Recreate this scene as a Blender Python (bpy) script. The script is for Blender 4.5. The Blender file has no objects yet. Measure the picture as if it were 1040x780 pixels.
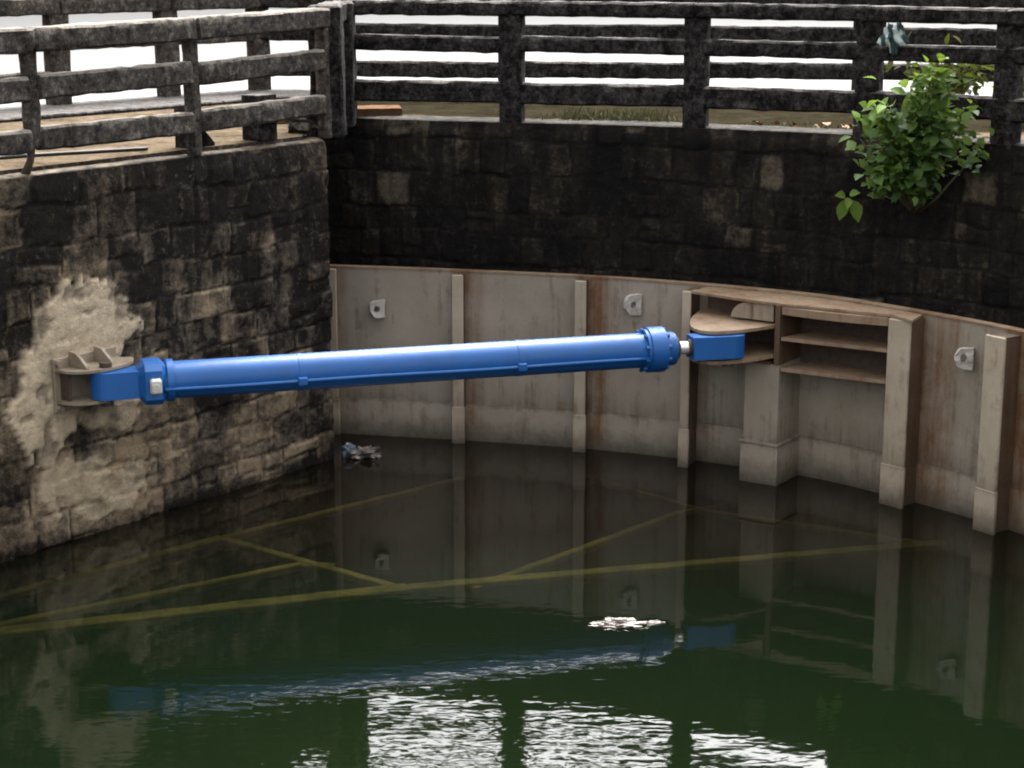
import bpy, math, random
import numpy as np
from mathutils import Vector, noise as mnoise

random.seed(7)
rng = np.random.default_rng(11)
scene = bpy.context.scene
COL = scene.collection
ORG = {}

# ------------------------------------------------------------------ helpers
def tag(o, label=None, cat=None, group=None, kind=None):
    if label: o['label'] = label
    if cat: o['category'] = cat
    if group: o['group'] = group
    if kind: o['kind'] = kind
    return o

def thing(name, loc, label, cat, group=None):
    o = bpy.data.objects.new(name, None)
    o.empty_display_size = 0.2
    o.location = loc
    COL.objects.link(o)
    ORG[o] = Vector(loc)
    return tag(o, label, cat, group)

class MB:
    """collects world-space shapes and links them as one mesh object"""
    def __init__(s):
        s.v = []; s.f = []; s.m = []
    def add(s, verts, faces, mi=0):
        b = len(s.v)
        s.v += [tuple(p) for p in verts]
        s.f += [[i + b for i in f] for f in faces]
        s.m += [mi] * len(faces)
    def build(s, name, mats, parent=None, smooth=False, origin=None, auto=None):
        if not isinstance(mats, (list, tuple)): mats = [mats]
        org = ORG[parent] if parent is not None else Vector(origin or (0, 0, 0))
        me = bpy.data.meshes.new(name)
        me.from_pydata([tuple(Vector(p) - org) for p in s.v], [], s.f)
        for m in mats: me.materials.append(m)
        me.polygons.foreach_set('material_index', s.m)
        if smooth:
            me.polygons.foreach_set('use_smooth', [True] * len(s.f))
        me.update()
        o = bpy.data.objects.new(name, me)
        COL.objects.link(o)
        if parent is not None: o.parent = parent
        else: o.location = org
        ORG[o] = org
        if auto:
            try: me.set_sharp_from_angle(angle=math.radians(auto))
            except Exception: pass
        return o
    # shapes ----------------------------------------------------------
    def frame_box(s, c, ux, uy, uz, hx, hy, hz, bev=0.0, mi=0, jit=0.0, nx=1, ny=1, nz=1):
        """oriented box, chamfered along its long x edges; jitter roughens it"""
        c = Vector(c)
        if bev <= 0:
            pts = []
            for a in (-1, 1):
                for b, d in ((-1, -1), (1, -1), (1, 1), (-1, 1)):
                    pts.append(c + ux * hx * a + uy * hy * b + uz * hz * d)
            s.add(pts, [[3, 2, 1, 0], [4, 5, 6, 7], [0, 1, 5, 4], [1, 2, 6, 5], [2, 3, 7, 6], [3, 0, 4, 7]], mi)
            return
        prof = []
        def edge(a, b, n):
            for i in range(n):
                t = i / n
                prof.append((a[0] + (b[0] - a[0]) * t, a[1] + (b[1] - a[1]) * t))
        A, B = hy, hz
        cor = [(-A + bev, -B), (A - bev, -B), (A, -B + bev), (A, B - bev), (A - bev, B), (-A + bev, B), (-A, B - bev), (-A, -B + bev)]
        ns = [ny, 1, nz, 1, ny, 1, nz, 1]
        for i in range(8): edge(cor[i], cor[(i + 1) % 8], ns[i])
        n = len(prof)
        st = [-hx] + [-hx + bev + (2 * hx - 2 * bev) * i / nx for i in range(nx + 1)] + [hx]
        pts = []
        for k, x in enumerate(st):
            sc = 1.0
            for (y, z) in prof:
                if k in (0, len(st) - 1):
                    y = math.copysign(max(abs(y) - bev, 0), y); z = math.copysign(max(abs(z) - bev, 0), z)
                p = c + ux * x + uy * y + uz * z
                if jit:
                    q = p * 9.0
                    p = p + Vector(mnoise.noise_vector(q)) * jit + Vector(mnoise.noise_vector(p * 28)) * jit * 0.5
                pts.append(p)
        F = []
        for k in range(len(st) - 1):
            for i in range(n):
                j = (i + 1) % n
                F.append([k * n + i, k * n + j, (k + 1) * n + j, (k + 1) * n + i])
        F.append(list(range(n))[::-1]); b = (len(st) - 1) * n
        F.append([b + i for i in range(n)])
        s.add(pts, F, mi)
    def beam(s, p0, p1, w, h, bev=0.012, mi=0, jit=0.0, seg=0.1, nz=2, ny=2):
        p0 = Vector(p0); p1 = Vector(p1)
        d = p1 - p0; L = d.length; ux = d.normalized()
        up = Vector((0, 0, 1))
        if abs(ux.z) > 0.9: up = Vector((0, 1, 0))
        uy = up.cross(ux).normalized(); uz = ux.cross(uy).normalized()
        s.frame_box((p0 + p1) / 2, ux, uy, uz, L / 2, w / 2, h / 2, bev, mi, jit, max(1, int(L / seg)), ny, nz)
    def tube(s, pts, r, n=12, mi=0, caps=True):
        pts = [Vector(p) for p in pts]
        rr = r if isinstance(r, (list, tuple)) else [r] * len(pts)
        V = []; F = []
        prev = None
        for i, p in enumerate(pts):
            t = (pts[min(i + 1, len(pts) - 1)] - pts[max(i - 1, 0)]).normalized()
            if prev is None:
                a = Vector((0, 0, 1)) if abs(t.z) < 0.9 else Vector((1, 0, 0))
                e1 = t.cross(a).normalized()
            else:
                e1 = (prev - t * prev.dot(t)).normalized()
            prev = e1
            e2 = t.cross(e1).normalized()
            for k in range(n):
                a = 2 * math.pi * k / n
                V.append(p + (e1 * math.cos(a) + e2 * math.sin(a)) * rr[i])
        for i in range(len(pts) - 1):
            for k in range(n):
                l = (k + 1) % n
                F.append([i * n + k, i * n + l, (i + 1) * n + l, (i + 1) * n + k])
        if caps:
            F.append(list(range(n))[::-1]); b = (len(pts) - 1) * n
            F.append([b + k for k in range(n)])
        s.add(V, F, mi)
    def lathe(s, p0, u, prof, n=40, mi=0):
        """revolve (x along u, radius) profile"""
        p0 = Vector(p0); u = Vector(u).normalized()
        e1 = u.cross(Vector((0, 0, 1))).normalized(); e2 = u.cross(e1)
        V = []; F = []
        for (x, r) in prof:
            for k in range(n):
                a = 2 * math.pi * k / n
                V.append(p0 + u * x + (e1 * math.cos(a) + e2 * math.sin(a)) * r)
        for i in range(len(prof) - 1):
            for k in range(n):
                l = (k + 1) % n
                F.append([i * n + k, i * n + l, (i + 1) * n + l, (i + 1) * n + k])
        F.append(list(range(n))[::-1]); b = (len(prof) - 1) * n
        F.append([b + k for k in range(n)])
        s.add(V, F, mi)
    def prism(s, poly, z0, z1, mi=0, mi_side=None):
        """vertical prism of an xy polygon"""
        n = len(poly)
        V = [(x, y, z0) for x, y in poly] + [(x, y, z1) for x, y in poly]
        s.add(V, [list(range(n))[::-1]], mi)
        s.add(V, [list(range(n, 2 * n))], mi)
        s.add(V, [[i, (i + 1) % n, n + (i + 1) % n, n + i] for i in range(n)], mi if mi_side is None else mi_side)
    def plate(s, poly3, off, mi=0):
        """planar polygon of 3D points thickened by vector off"""
        n = len(poly3); off = Vector(off)
        V = [Vector(p) for p in poly3] + [Vector(p) + off for p in poly3]
        s.add(V, [list(range(n))[::-1], list(range(n, 2 * n))] + [[i, (i + 1) % n, n + (i + 1) % n, n + i] for i in range(n)], mi)

def catmull(P, step=0.05):
    P = [Vector((p[0], p[1], 0)) for p in P]
    Q = [P[0] * 2 - P[1]] + P + [P[-1] * 2 - P[-2]]
    out = []
    for i in range(1, len(Q) - 2):
        a, b, c, d = Q[i - 1:i + 3]
        for k in range(40):
            t = k / 40
            out.append(0.5 * ((2 * b) + (c - a) * t + (2 * a - 5 * b + 4 * c - d) * t * t + (3 * b - a - 3 * c + d) * t ** 3))
    out.append(P[-1])
    L = [0]
    for i in range(1, len(out)): L.append(L[-1] + (out[i] - out[i - 1]).length)
    n = max(2, int(L[-1] / step)); res = []
    j = 0
    for k in range(n + 1):
        s = L[-1] * k / n
        while j < len(L) - 2 and L[j + 1] < s: j += 1
        t = (s - L[j]) / max(1e-9, L[j + 1] - L[j])
        res.append(out[j].lerp(out[j + 1], t))
    return res

# ---- vectorised value noise
def _h(ix, iy, seed):
    n = (ix.astype(np.int64) * 374761393 + iy.astype(np.int64) * 668265263 + seed * 974711) & 0x7fffffff
    n = ((n ^ (n >> 13)) * 1274126177) & 0x7fffffff
    return ((n ^ (n >> 16)) & 0xffff) / 65535.0
def vn(x, y, seed=0):
    ix = np.floor(x); iy = np.floor(y); fx = x - ix; fy = y - iy
    fx = fx * fx * (3 - 2 * fx); fy = fy * fy * (3 - 2 * fy)
    a = _h(ix, iy, seed); b = _h(ix + 1, iy, seed); c = _h(ix, iy + 1, seed); d = _h(ix + 1, iy + 1, seed)
    return (a * (1 - fx) + b * fx) * (1 - fy) + (c * (1 - fx) + d * fx) * fy
def fbm(x, y, seed=0, o=4):
    t = 0; a = 0.5; s = 0
    for k in range(o):
        t = t + a * vn(x * 2 ** k, y * 2 ** k, seed + k); s += a; a *= 0.55
    return t / s
def sstep(a, b, x):
    t = np.clip((x - a) / (b - a), 0, 1); return t * t * (3 - 2 * t)

# ------------------------------------------------------------------ materials
class NT:
    def __init__(s, name):
        s.m = bpy.data.materials.new(name); s.m.use_nodes = True
        s.t = s.m.node_tree; s.t.nodes.clear()
        s.out = s.n('ShaderNodeOutputMaterial')
    def n(s, t, **kw):
        nd = s.t.nodes.new(t)
        for k, v in kw.items(): setattr(nd, k, v)
        return nd
    def link(s, a, b): s.t.links.new(a, b)
    def set(s, nd, key, val):
        if isinstance(val, bpy.types.NodeSocket): s.link(val, nd.inputs[key])
        else: nd.inputs[key].default_value = val
    def coord(s): return s.n('ShaderNodeTexCoord').outputs['Object']
    def geo(s): return s.n('ShaderNodeNewGeometry').outputs['Position']
    def mapping(s, v, scale=(1, 1, 1), loc=(0, 0, 0), rot=(0, 0, 0)):
        m = s.n('ShaderNodeMapping'); s.link(v, m.inputs['Vector'])
        m.inputs['Scale'].default_value = scale; m.inputs['Location'].default_value = loc; m.inputs['Rotation'].default_value = rot
        return m.outputs[0]
    def noise(s, v, scale, detail=4, rough=0.6, dist=0.0):
        n = s.n('ShaderNodeTexNoise'); s.link(v, n.inputs['Vector'])
        n.inputs['Scale'].default_value = scale; n.inputs['Detail'].default_value = detail
        n.inputs['Roughness'].default_value = rough; n.inputs['Distortion'].default_value = dist
        return n.outputs['Fac']
    def math(s, op, a, b=0.0, clamp=False):
        n = s.n('ShaderNodeMath', operation=op); n.use_clamp = clamp
        s.set(n, 0, a); s.set(n, 1, b); return n.outputs[0]
    def ramp(s, f, stops):
        r = s.n('ShaderNodeValToRGB'); s.link(f, r.inputs[0])
        e = r.color_ramp.elements
        while len(e) < len(stops): e.new(0.5)
        for i, (p, c) in enumerate(stops):
            e[i].position = p
            e[i].color = (c, c, c, 1) if not isinstance(c, (tuple, list)) else (*c, 1)
        return r.outputs[0]
    def mix(s, f, a, b, blend='MIX'):
        n = s.n('ShaderNodeMix', data_type='RGBA', blend_type=blend)
        for key, val in ((0, f), (6, a), (7, b)):
            if isinstance(val, bpy.types.NodeSocket): s.link(val, n.inputs[key])
            elif key == 0: n.inputs[0].default_value = val
            else: n.inputs[key].default_value = (*val, 1)
        return n.outputs[2]
    def attr(s, name):
        a = s.n('ShaderNodeAttribute'); a.attribute_name = name; return a.outputs['Fac']
    def sep(s, v):
        n = s.n('ShaderNodeSeparateXYZ'); s.link(v, n.inputs[0]); return n.outputs
    def bump(s, h, strength=0.4, dist=0.02):
        b = s.n('ShaderNodeBump'); s.link(h, b.inputs['Height'])
        b.inputs['Strength'].default_value = strength; b.inputs['Distance'].default_value = dist
        return b.outputs[0]
    def bsdf(s, color, rough=0.8, metal=0.0, normal=None, spec=0.5, **kw):
        p = s.n('ShaderNodeBsdfPrincipled')
        if isinstance(color, (tuple, list)): p.inputs['Base Color'].default_value = (*color, 1)
        else: s.link(color, p.inputs['Base Color'])
        s.set(p, 'Roughness', rough); s.set(p, 'Metallic', metal)
        p.inputs['Specular IOR Level'].default_value = spec
        if normal is not None: s.link(normal, p.inputs['Normal'])
        for k, v in kw.items(): s.set(p, k, v)
        s.link(p.outputs[0], s.out.inputs[0]); return p

def mat_stone(name, dark, mid, light, plaster):
    t = NT(name); g = t.geo()
    tone = t.attr('tone'); pl = t.attr('plaster'); blk = t.attr('blk'); mor = t.attr('mortar')
    fine = t.noise(g, 20, 7, 0.75); med = t.noise(g, 5, 6, 0.7, 0.5)
    drip = t.noise(t.mapping(g, (9, 9, 1.1)), 1.0, 4, 0.6)
    f = t.math('ADD', tone, t.math('MULTIPLY', t.math('SUBTRACT', fine, 0.5), 1.1))
    f = t.math('ADD', f, t.math('MULTIPLY', t.math('SUBTRACT', med, 0.5), 0.9))
    f = t.math('ADD', f, t.math('MULTIPLY', t.math('SUBTRACT', drip, 0.5), 0.7), True)
    c = t.ramp(f, [(0.0, tuple(x * 0.55 for x in dark)), (0.25, dark), (0.55, mid), (0.95, light)])
    hue = t.mix(t.math('MULTIPLY', blk, 0.6), c, (1.0, 0.89, 0.76), 'MULTIPLY')
    fl = t.ramp(t.noise(t.mapping(g, (1, 1, .7), (3, 5, 1)), 17, 8, 0.8), [(0.56, 0.0), (0.66, 0.8)])
    fl = t.math('MULTIPLY', fl, t.ramp(t.noise(g, 2.1, 3, 0.6), [(0.40, 0.3), (0.58, 1.0)]))
    hue = t.mix(fl, hue, tuple(0.45 * x + 0.2 * y for x, y in zip(light, mid)))
    mcol = t.mix(t.math('MULTIPLY', mor, t.ramp(med, [(0.4, 0.0), (0.65, 0.45)])), hue, tuple(0.5 * a + 0.2 * b for a, b in zip(dark, mid)))
    pc = t.ramp(t.noise(g, 14, 6, 0.7), [(0.25, tuple(x * 0.6 for x in plaster)), (0.5, plaster), (0.8, tuple(min(1, x * 1.35) for x in plaster))])
    col = t.mix(pl, mcol, pc)
    b = t.bump(t.math('ADD', t.noise(g, 30, 6, 0.7), t.math('MULTIPLY', t.noise(g, 90, 3, 0.6), 0.4)), 0.7, 0.03)
    t.bsdf(col, t.ramp(fine, [(0.3, 0.75), (0.7, 0.97)]), 0, b, 0.15)
    return t.m

def mat_concrete(name, dark, light, bias=0.5):
    t = NT(name); g = t.geo()
    a = t.noise(g, 9, 8, 0.8, 0.4); b_ = t.noise(g, 26, 6, 0.75)
    drip = t.noise(t.mapping(g, (11, 11, 4)), 1.0, 4, 0.6)
    f = t.math('ADD', t.math('MULTIPLY', a, 0.55), t.math('ADD', t.math('MULTIPLY', b_, 0.40), t.math('MULTIPLY', drip, 0.15)))
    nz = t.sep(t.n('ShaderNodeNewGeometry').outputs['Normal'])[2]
    f = t.math('ADD', f, t.math('MULTIPLY', t.math('MAXIMUM', nz, 0.0), 0.16))   # upper faces paler
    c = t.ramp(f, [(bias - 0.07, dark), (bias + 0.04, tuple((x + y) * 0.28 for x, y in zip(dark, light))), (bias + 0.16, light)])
    fk = t.ramp(t.noise(t.mapping(g, (1, 1, .6), (7, 2, 4)), 24, 8, 0.8), [(0.60, 0.0), (0.70, 0.7)])
    c = t.mix(fk, c, light)
    bp = t.bump(t.math('ADD', b_, t.math('MULTIPLY', t.noise(g, 80, 4, 0.7), 0.5)), 0.6, 0.02)
    t.bsdf(c, 0.95, 0, bp, 0.08)
    return t.m

def mat_steel(name, base, rust, amt=0.5, rough=0.55):
    """old primer-painted steel, rust runs, a tide line and damp stains near the water"""
    t = NT(name); g = t.geo()
    streak = t.noise(t.mapping(g, (14, 14, 1.0)), 1.0, 5, 0.65)
    blot = t.noise(g, 4.5, 6, 0.7, 0.5); fine = t.noise(g, 40, 5, 0.7)
    f = t.math('ADD', t.math('MULTIPLY', streak, 0.6), t.math('MULTIPLY', blot, 0.5))
    m = t.ramp(f, [(amt + 0.02, 0.0), (amt + 0.2, 0.85)])
    c0 = t.mix(t.ramp(t.noise(g, 2.0, 4, 0.6), [(0.3, 0.0), (0.7, 1.0)]), base, tuple(x * y for x, y in zip(base, (0.72, 0.7, 0.66))))
    c0 = t.mix(t.math('MULTIPLY', fine, 0.35), c0, tuple(x * 0.55 for x in base))
    c = t.mix(m, c0, rust)
    run = t.math('MULTIPLY', t.attr('rustrun'), t.ramp(t.math('ADD', t.math('MULTIPLY', streak, 0.5), t.math('MULTIPLY', blot, 0.5)), [(0.38, 0.25), (0.58, 1.0)]))
    c = t.mix(run, c, (0.13, 0.062, 0.026))
    z = t.sep(g)[2]
    zz = t.math('ADD', z, t.math('MULTIPLY', t.math('SUBTRACT', t.noise(g, 7, 6, 0.75), 0.5), 0.22))
    band = t.ramp(zz, [(0.30, 0.0), (0.335, 0.55), (0.42, 0.3), (0.58, 0.0)])
    c = t.mix(t.math('MULTIPLY', band, t.ramp(streak, [(0.3, 0.4), (0.6, 1.0)])), c, (0.045, 0.033, 0.022))
    wet = t.ramp(zz, [(0.0, 0.95), (0.09, 0.6), (0.22, 0.0)])
    c = t.mix(wet, c, (0.055, 0.045, 0.03))
    bp = t.bump(t.math('ADD', fine, t.math('MULTIPLY', blot, 0.5)), 0.25, 0.01)
    t.bsdf(c, t.ramp(fine, [(0.3, rough - 0.1), (0.7, rough + 0.2)]), 0.0, bp, 0.4)
    return t.m

def mat_simple(name, c1, c2, scale=12, rough=0.7, metal=0.0, spec=0.5, bump=0.2):
    t = NT(name); g = t.coord()
    n = t.noise(g, scale, 5, 0.65)
    c = t.ramp(n, [(0.3, c1), (0.7, c2)])
    t.bsdf(c, rough, metal, t.bump(n, bump, 0.01), spec)
    return t.m

def mat_blue():
    t = NT('blue_gloss_paint'); g = t.coord()
    n = t.noise(g, 3, 5, 0.6); s = t.noise(g, 38, 5, 0.7)
    c = t.ramp(n, [(0.3, (0.002, 0.072, 0.27)), (0.7, (0.0035, 0.095, 0.34))])
    c = t.mix(t.ramp(s, [(0.62, 0.0), (0.78, 0.45)]), c, (0.03, 0.08, 0.16))
    gp = t.geo(); dirt = t.noise(t.mapping(gp, (5, 5, 9)), 1.0, 7, 0.75, 0.4)
    c = t.mix(t.ramp(dirt, [(0.55, 0.0), (0.72, 0.38)]), c, (0.045, 0.06, 0.085))
    c = t.mix(t.ramp(t.noise(gp, 60, 5, 0.8), [(0.68, 0.0), (0.74, 0.6)]), c, (0.20, 0.24, 0.30))
    t.bsdf(c, t.ramp(s, [(0.3, 0.42), (0.7, 0.60)]), 0.0, t.bump(t.noise(g, 9, 3, 0.5), 0.06, 0.02), 0.5,
           **{'Coat Weight': 0.08, 'Coat Roughness': 0.2})
    return t.m

def mat_water():
    t = NT('green_water'); g = t.geo(); x, y, z = t.sep(g)
    # wind-ruffled patch in the middle of the basin, calm water along the walls
    wob = t.math('MULTIPLY', t.math('SUBTRACT', t.noise(g, 0.7, 3, 0.6), 0.5), 2.2)
    yy = t.math('ADD', y, wob)
    m1 = t.ramp(t.math('DIVIDE', yy, 20.0), [(0.48, 1.0), (0.515, 0.5), (0.56, 0.32), (0.62, 0.12), (0.70, 0.05)])
    xx = t.math('ABSOLUTE', t.math('ADD', x, 0.6))
    m2 = t.ramp(t.math('DIVIDE', t.math('ADD', xx, t.math('MULTIPLY', wob, 0.4)), 6.0), [(0.20, 1.0), (0.27, 0.45), (0.55, 0.15)])
    amp = t.math('ADD', t.math('MULTIPLY', t.math('MULTIPLY', m1, m2), 1.0), 0.05)
    r1 = t.noise(t.mapping(g, (6.5, 13, 7)), 1.0, 1.6, 0.5, 0.25)
    r2 = t.noise(t.mapping(g, (1.3, 2.2, 1.3), (3, 1, 0)), 1.0, 2, 0.5)
    h = t.math('ADD', t.math('MULTIPLY', r1, t.math('MULTIPLY', amp, 0.0021)), t.math('MULTIPLY', r2, 0.0010))
    b = t.n('ShaderNodeBump'); t.link(h, b.inputs['Height']); b.inputs['Strength'].default_value = 1.0; b.inputs['Distance'].default_value = 1.0
    fr = t.n('ShaderNodeFresnel'); fr.inputs['IOR'].default_value = 1.333; t.link(b.outputs[0], fr.inputs['Normal'])
    gl = t.n('ShaderNodeBsdfGlossy'); gl.inputs['Roughness'].default_value = 0.03; t.link(b.outputs[0], gl.inputs['Normal'])
    gl.inputs['Color'].default_value = (1, 1, 1, 1)
    tr = t.n('ShaderNodeBsdfTransparent'); tr.inputs['Color'].default_value = (0.62, 0.66, 0.42, 1)
    df = t.n('ShaderNodeBsdfDiffuse'); t.link(t.ramp(t.math('DIVIDE', t.math('ADD', y, t.math('MULTIPLY', wob, 0.5)), 20.0), [(0.50, (0.0050, 0.0108, 0.0038)), (0.59, (0.0055, 0.0092, 0.0048)), (0.70, (0.0100, 0.0076, 0.0048))]), df.inputs['Color'])
    mx = t.n('ShaderNodeMixShader'); mx.inputs[0].default_value = 0.55
    t.link(df.outputs[0], mx.inputs[1]); t.link(tr.outputs[0], mx.inputs[2])
    m2s = t.n('ShaderNodeMixShader'); t.link(fr.outputs[0], m2s.inputs[0]); t.link(mx.outputs[0], m2s.inputs[1]); t.link(gl.outputs[0], m2s.inputs[2])
    t.link(m2s.outputs[0], t.out.inputs[0])
    return t.m

def mat_leaf(name, c1, c2, trans=0.35):
    t = NT(name); g = t.geo()
    r = t.attr('leaftone')
    c = t.ramp(r, [(0.0, c1), (1.0, c2)])
    df = t.n('ShaderNodeBsdfPrincipled'); t.link(c, df.inputs['Base Color']); df.inputs['Roughness'].default_value = 0.6; df.inputs['Specular IOR Level'].default_value = 0.25
    tl = t.n('ShaderNodeBsdfTranslucent'); t.link(t.mix(0.5, c, (0.30, 0.42, 0.03)) if trans > 0.2 else c, tl.inputs['Color'])
    mx = t.n('ShaderNodeMixShader'); mx.inputs[0].default_value = trans
    t.link(df.outputs[0], mx.inputs[1]); t.link(tl.outputs[0], mx.inputs[2]); t.link(mx.outputs[0], t.out.inputs[0])
    return t.m

M = {}
M['stone_left'] = mat_stone('weathered_stone', (0.013, 0.0105, 0.009), (0.088, 0.072, 0.055), (0.28, 0.225, 0.16), (0.47, 0.385, 0.275))
M['stone_back'] = mat_stone('algae_black_stone', (0.0055, 0.0046, 0.0045), (0.018, 0.0155, 0.0125), (0.10, 0.085, 0.066), (0.2, 0.17, 0.13))
M['conc_left'] = mat_concrete('mouldy_concrete', (0.018, 0.0155, 0.0145), (0.22, 0.195, 0.17), 0.54)
M['conc_back'] = mat_concrete('black_mould_concrete', (0.0065, 0.0055, 0.006), (0.15, 0.138, 0.13), 0.575)
M['gate'] = mat_steel('grey_primer_steel', (0.345, 0.30, 0.245), (0.11, 0.062, 0.032), 0.56)
M['flange'] = mat_steel('pale_flange_steel', (0.46, 0.385, 0.30), (0.11, 0.06, 0.03), 0.55)
M['rust_shade'] = mat_steel('rust_and_shade_steel', (0.12, 0.08, 0.052), (0.07, 0.033, 0.015), 0.45)  # rust on the ribs; in the compartments its dark tone also carries shade
M['topplate'] = mat_steel('tan_plate_steel', (0.30, 0.215, 0.145), (0.13, 0.065, 0.032), 0.50)
M['bracket'] = mat_steel('tan_bracket_steel', (0.30, 0.25, 0.19), (0.10, 0.06, 0.035), 0.54)
M['dark_steel'] = mat_simple('dark_rust_and_shade_steel', (0.03, 0.02, 0.015), (0.07, 0.045, 0.03), 20, 0.8)  # rusty pins and bars; on the gate liner the dark stands for shade
M['blue'] = mat_blue()
M['chrome'] = mat_simple('polished_rod', (0.75, 0.75, 0.74), (0.82, 0.82, 0.82), 8, 0.3, 0.6, 0.5, 0.0)
M['cap'] = mat_simple('galvanised_cap', (0.5, 0.5, 0.46), (0.62, 0.62, 0.58), 30, 0.4, 0.3)
M['lug'] = mat_simple('pale_grey_lug_paint', (0.30, 0.27, 0.235), (0.48, 0.45, 0.41), 30, 0.5)
M['water'] = mat_water()
M['bed'] = mat_simple('green_mud', (0.008, 0.012, 0.005), (0.016, 0.02, 0.008), 2, 0.95)
M['ochre'] = mat_simple('ochre_rusty_beam', (0.07, 0.05, 0.024), (0.31, 0.215, 0.095), 3.5, 0.9)
def mat_floor():
    t = NT('dusty_platform_concrete'); g = t.geo(); x, y, z = t.sep(g)
    a = t.noise(g, 3, 7, 0.75, 0.5); b = t.noise(g, 22, 6, 0.75)
    f = t.math('ADD', t.math('MULTIPLY', a, 0.6), t.math('MULTIPLY', b, 0.4))
    c = t.ramp(f, [(0.36, (0.035, 0.026, 0.018)), (0.5, (0.10, 0.077, 0.053)), (0.66, (0.19, 0.15, 0.105))])
    # darker, greenish-brown back part of the platform behind the gate
    xx = t.math('MINIMUM', x, 3.2)
    w = t.math('ADD', t.math('ADD', y, t.math('MULTIPLY', xx, 0.38)), t.math('MULTIPLY', t.math('SUBTRACT', t.noise(g, 4, 4, 0.6), 0.5), 0.5))
    m = t.ramp(t.math('DIVIDE', w, 20.0), [(0.834, 0.0), (0.852, 0.92)])
    m = t.math('MULTIPLY', m, t.ramp(t.math('ADD', x, 3.0), [(0.9, 0.0), (1.0, 1.0)]))
    c = t.mix(m, c, t.ramp(f, [(0.35, (0.005, 0.005, 0.003)), (0.65, (0.022, 0.019, 0.011))]))
    t.bsdf(c, 1.0, 0, t.bump(b, 0.5, 0.02), 0.0); return t.m
M['floor'] = mat_floor()
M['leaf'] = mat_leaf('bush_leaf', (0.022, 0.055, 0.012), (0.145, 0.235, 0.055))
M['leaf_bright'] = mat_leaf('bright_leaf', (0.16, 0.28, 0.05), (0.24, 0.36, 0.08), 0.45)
M['leaf_olive'] = mat_leaf('olive_leaf', (0.03, 0.032, 0.012), (0.085, 0.08, 0.025))
M['stem'] = mat_simple('green_brown_stem', (0.05, 0.045, 0.02), (0.11, 0.10, 0.045), 20, 0.8)
M['grass'] = mat_leaf('grass_blade', (0.035, 0.036, 0.013), (0.085, 0.085, 0.03), 0.12)
M['wood'] = mat_simple('orange_brown_wood', (0.085, 0.05, 0.03), (0.17, 0.10, 0.062), 10, 1.0, 0, 0.0)
M['wood_yellow'] = mat_simple('yellow_brown_wood', (0.12, 0.07, 0.02), (0.20, 0.12, 0.04), 10, 1.0, 0, 0.0)
M['cable'] = mat_simple('black_cable', (0.02, 0.018, 0.016), (0.035, 0.03, 0.028), 10, 0.6)
M['plastic_white'] = mat_simple('dirty_white_plastic', (0.04, 0.03, 0.025), (0.20, 0.165, 0.145), 24, 0.4)
M['plastic_blue'] = mat_simple('faded_blue_plastic', (0.05, 0.07, 0.10), (0.16, 0.18, 0.22), 16, 0.4)
M['leaf_dry'] = mat_simple('dry_leaf', (0.16, 0.07, 0.03), (0.32, 0.17, 0.08), 9, 0.8)

def mat_cloth():
    t = NT('green_striped_cloth'); g = t.coord()
    w = t.n('ShaderNodeTexWave'); t.link(t.mapping(g, (1, 1, 1), rot=(0.3, 0.5, 0.2)), w.inputs[0])
    w.inputs['Scale'].default_value = 3.2; w.inputs['Distortion'].default_value = 9; w.inputs['Detail'].default_value = 2
    c = t.ramp(w.outputs['Fac'], [(0.35, (0.02, 0.04, 0.04)), (0.55, (0.07, 0.12, 0.115)), (0.75, (0.42, 0.47, 0.46))])
    t.bsdf(c, 0.7, 0, None, 0.3); return t.m
M['cloth'] = mat_cloth()

# ------------------------------------------------------------------ plan of the place (metres, water level z = 0)
HT = 2.76                                                     # top of the lock walls
CORNER = Vector((-1.52, 15.4, 0))
LW = Vector((-0.61, -0.792, 0)).normalized()                  # along the left wall, away from the corner
LN = Vector((0.792, -0.61, 0)).normalized()                   # its outward normal
BACK = catmull([(-1.80, 17.02), (-0.95, 16.68), (-0.04, 16.42), (0.8, 16.22), (1.53, 15.94), (2.73, 15.38), (3.8, 14.62), (4.7, 13.6), (5.4, 12.2), (5.8, 10.0), (5.9, 6.0)], 0.02)
SKIN = catmull([(-1.62, 16.29), (-0.5, 16.05), (0.6, 15.76), (1.4, 15.45), (1.95, 15.17), (2.5, 14.83), (3.0, 14.34), (3.5, 13.76), (3.95, 13.1), (4.35, 12.3), (4.6, 11.5)], 0.05)
GT = 1.508                                                    # top of the gate

def curve_at(C, x):
    i = min(range(len(C)), key=lambda k: abs(C[k].x - x))
    a = C[max(0, i - 2)]; b = C[min(len(C) - 1, i + 2)]
    t = (b - a).normalized()
    return C[i].copy(), t, Vector((t.y, -t.x, 0))             # point, tangent (rightwards), normal towards the basin

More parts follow.
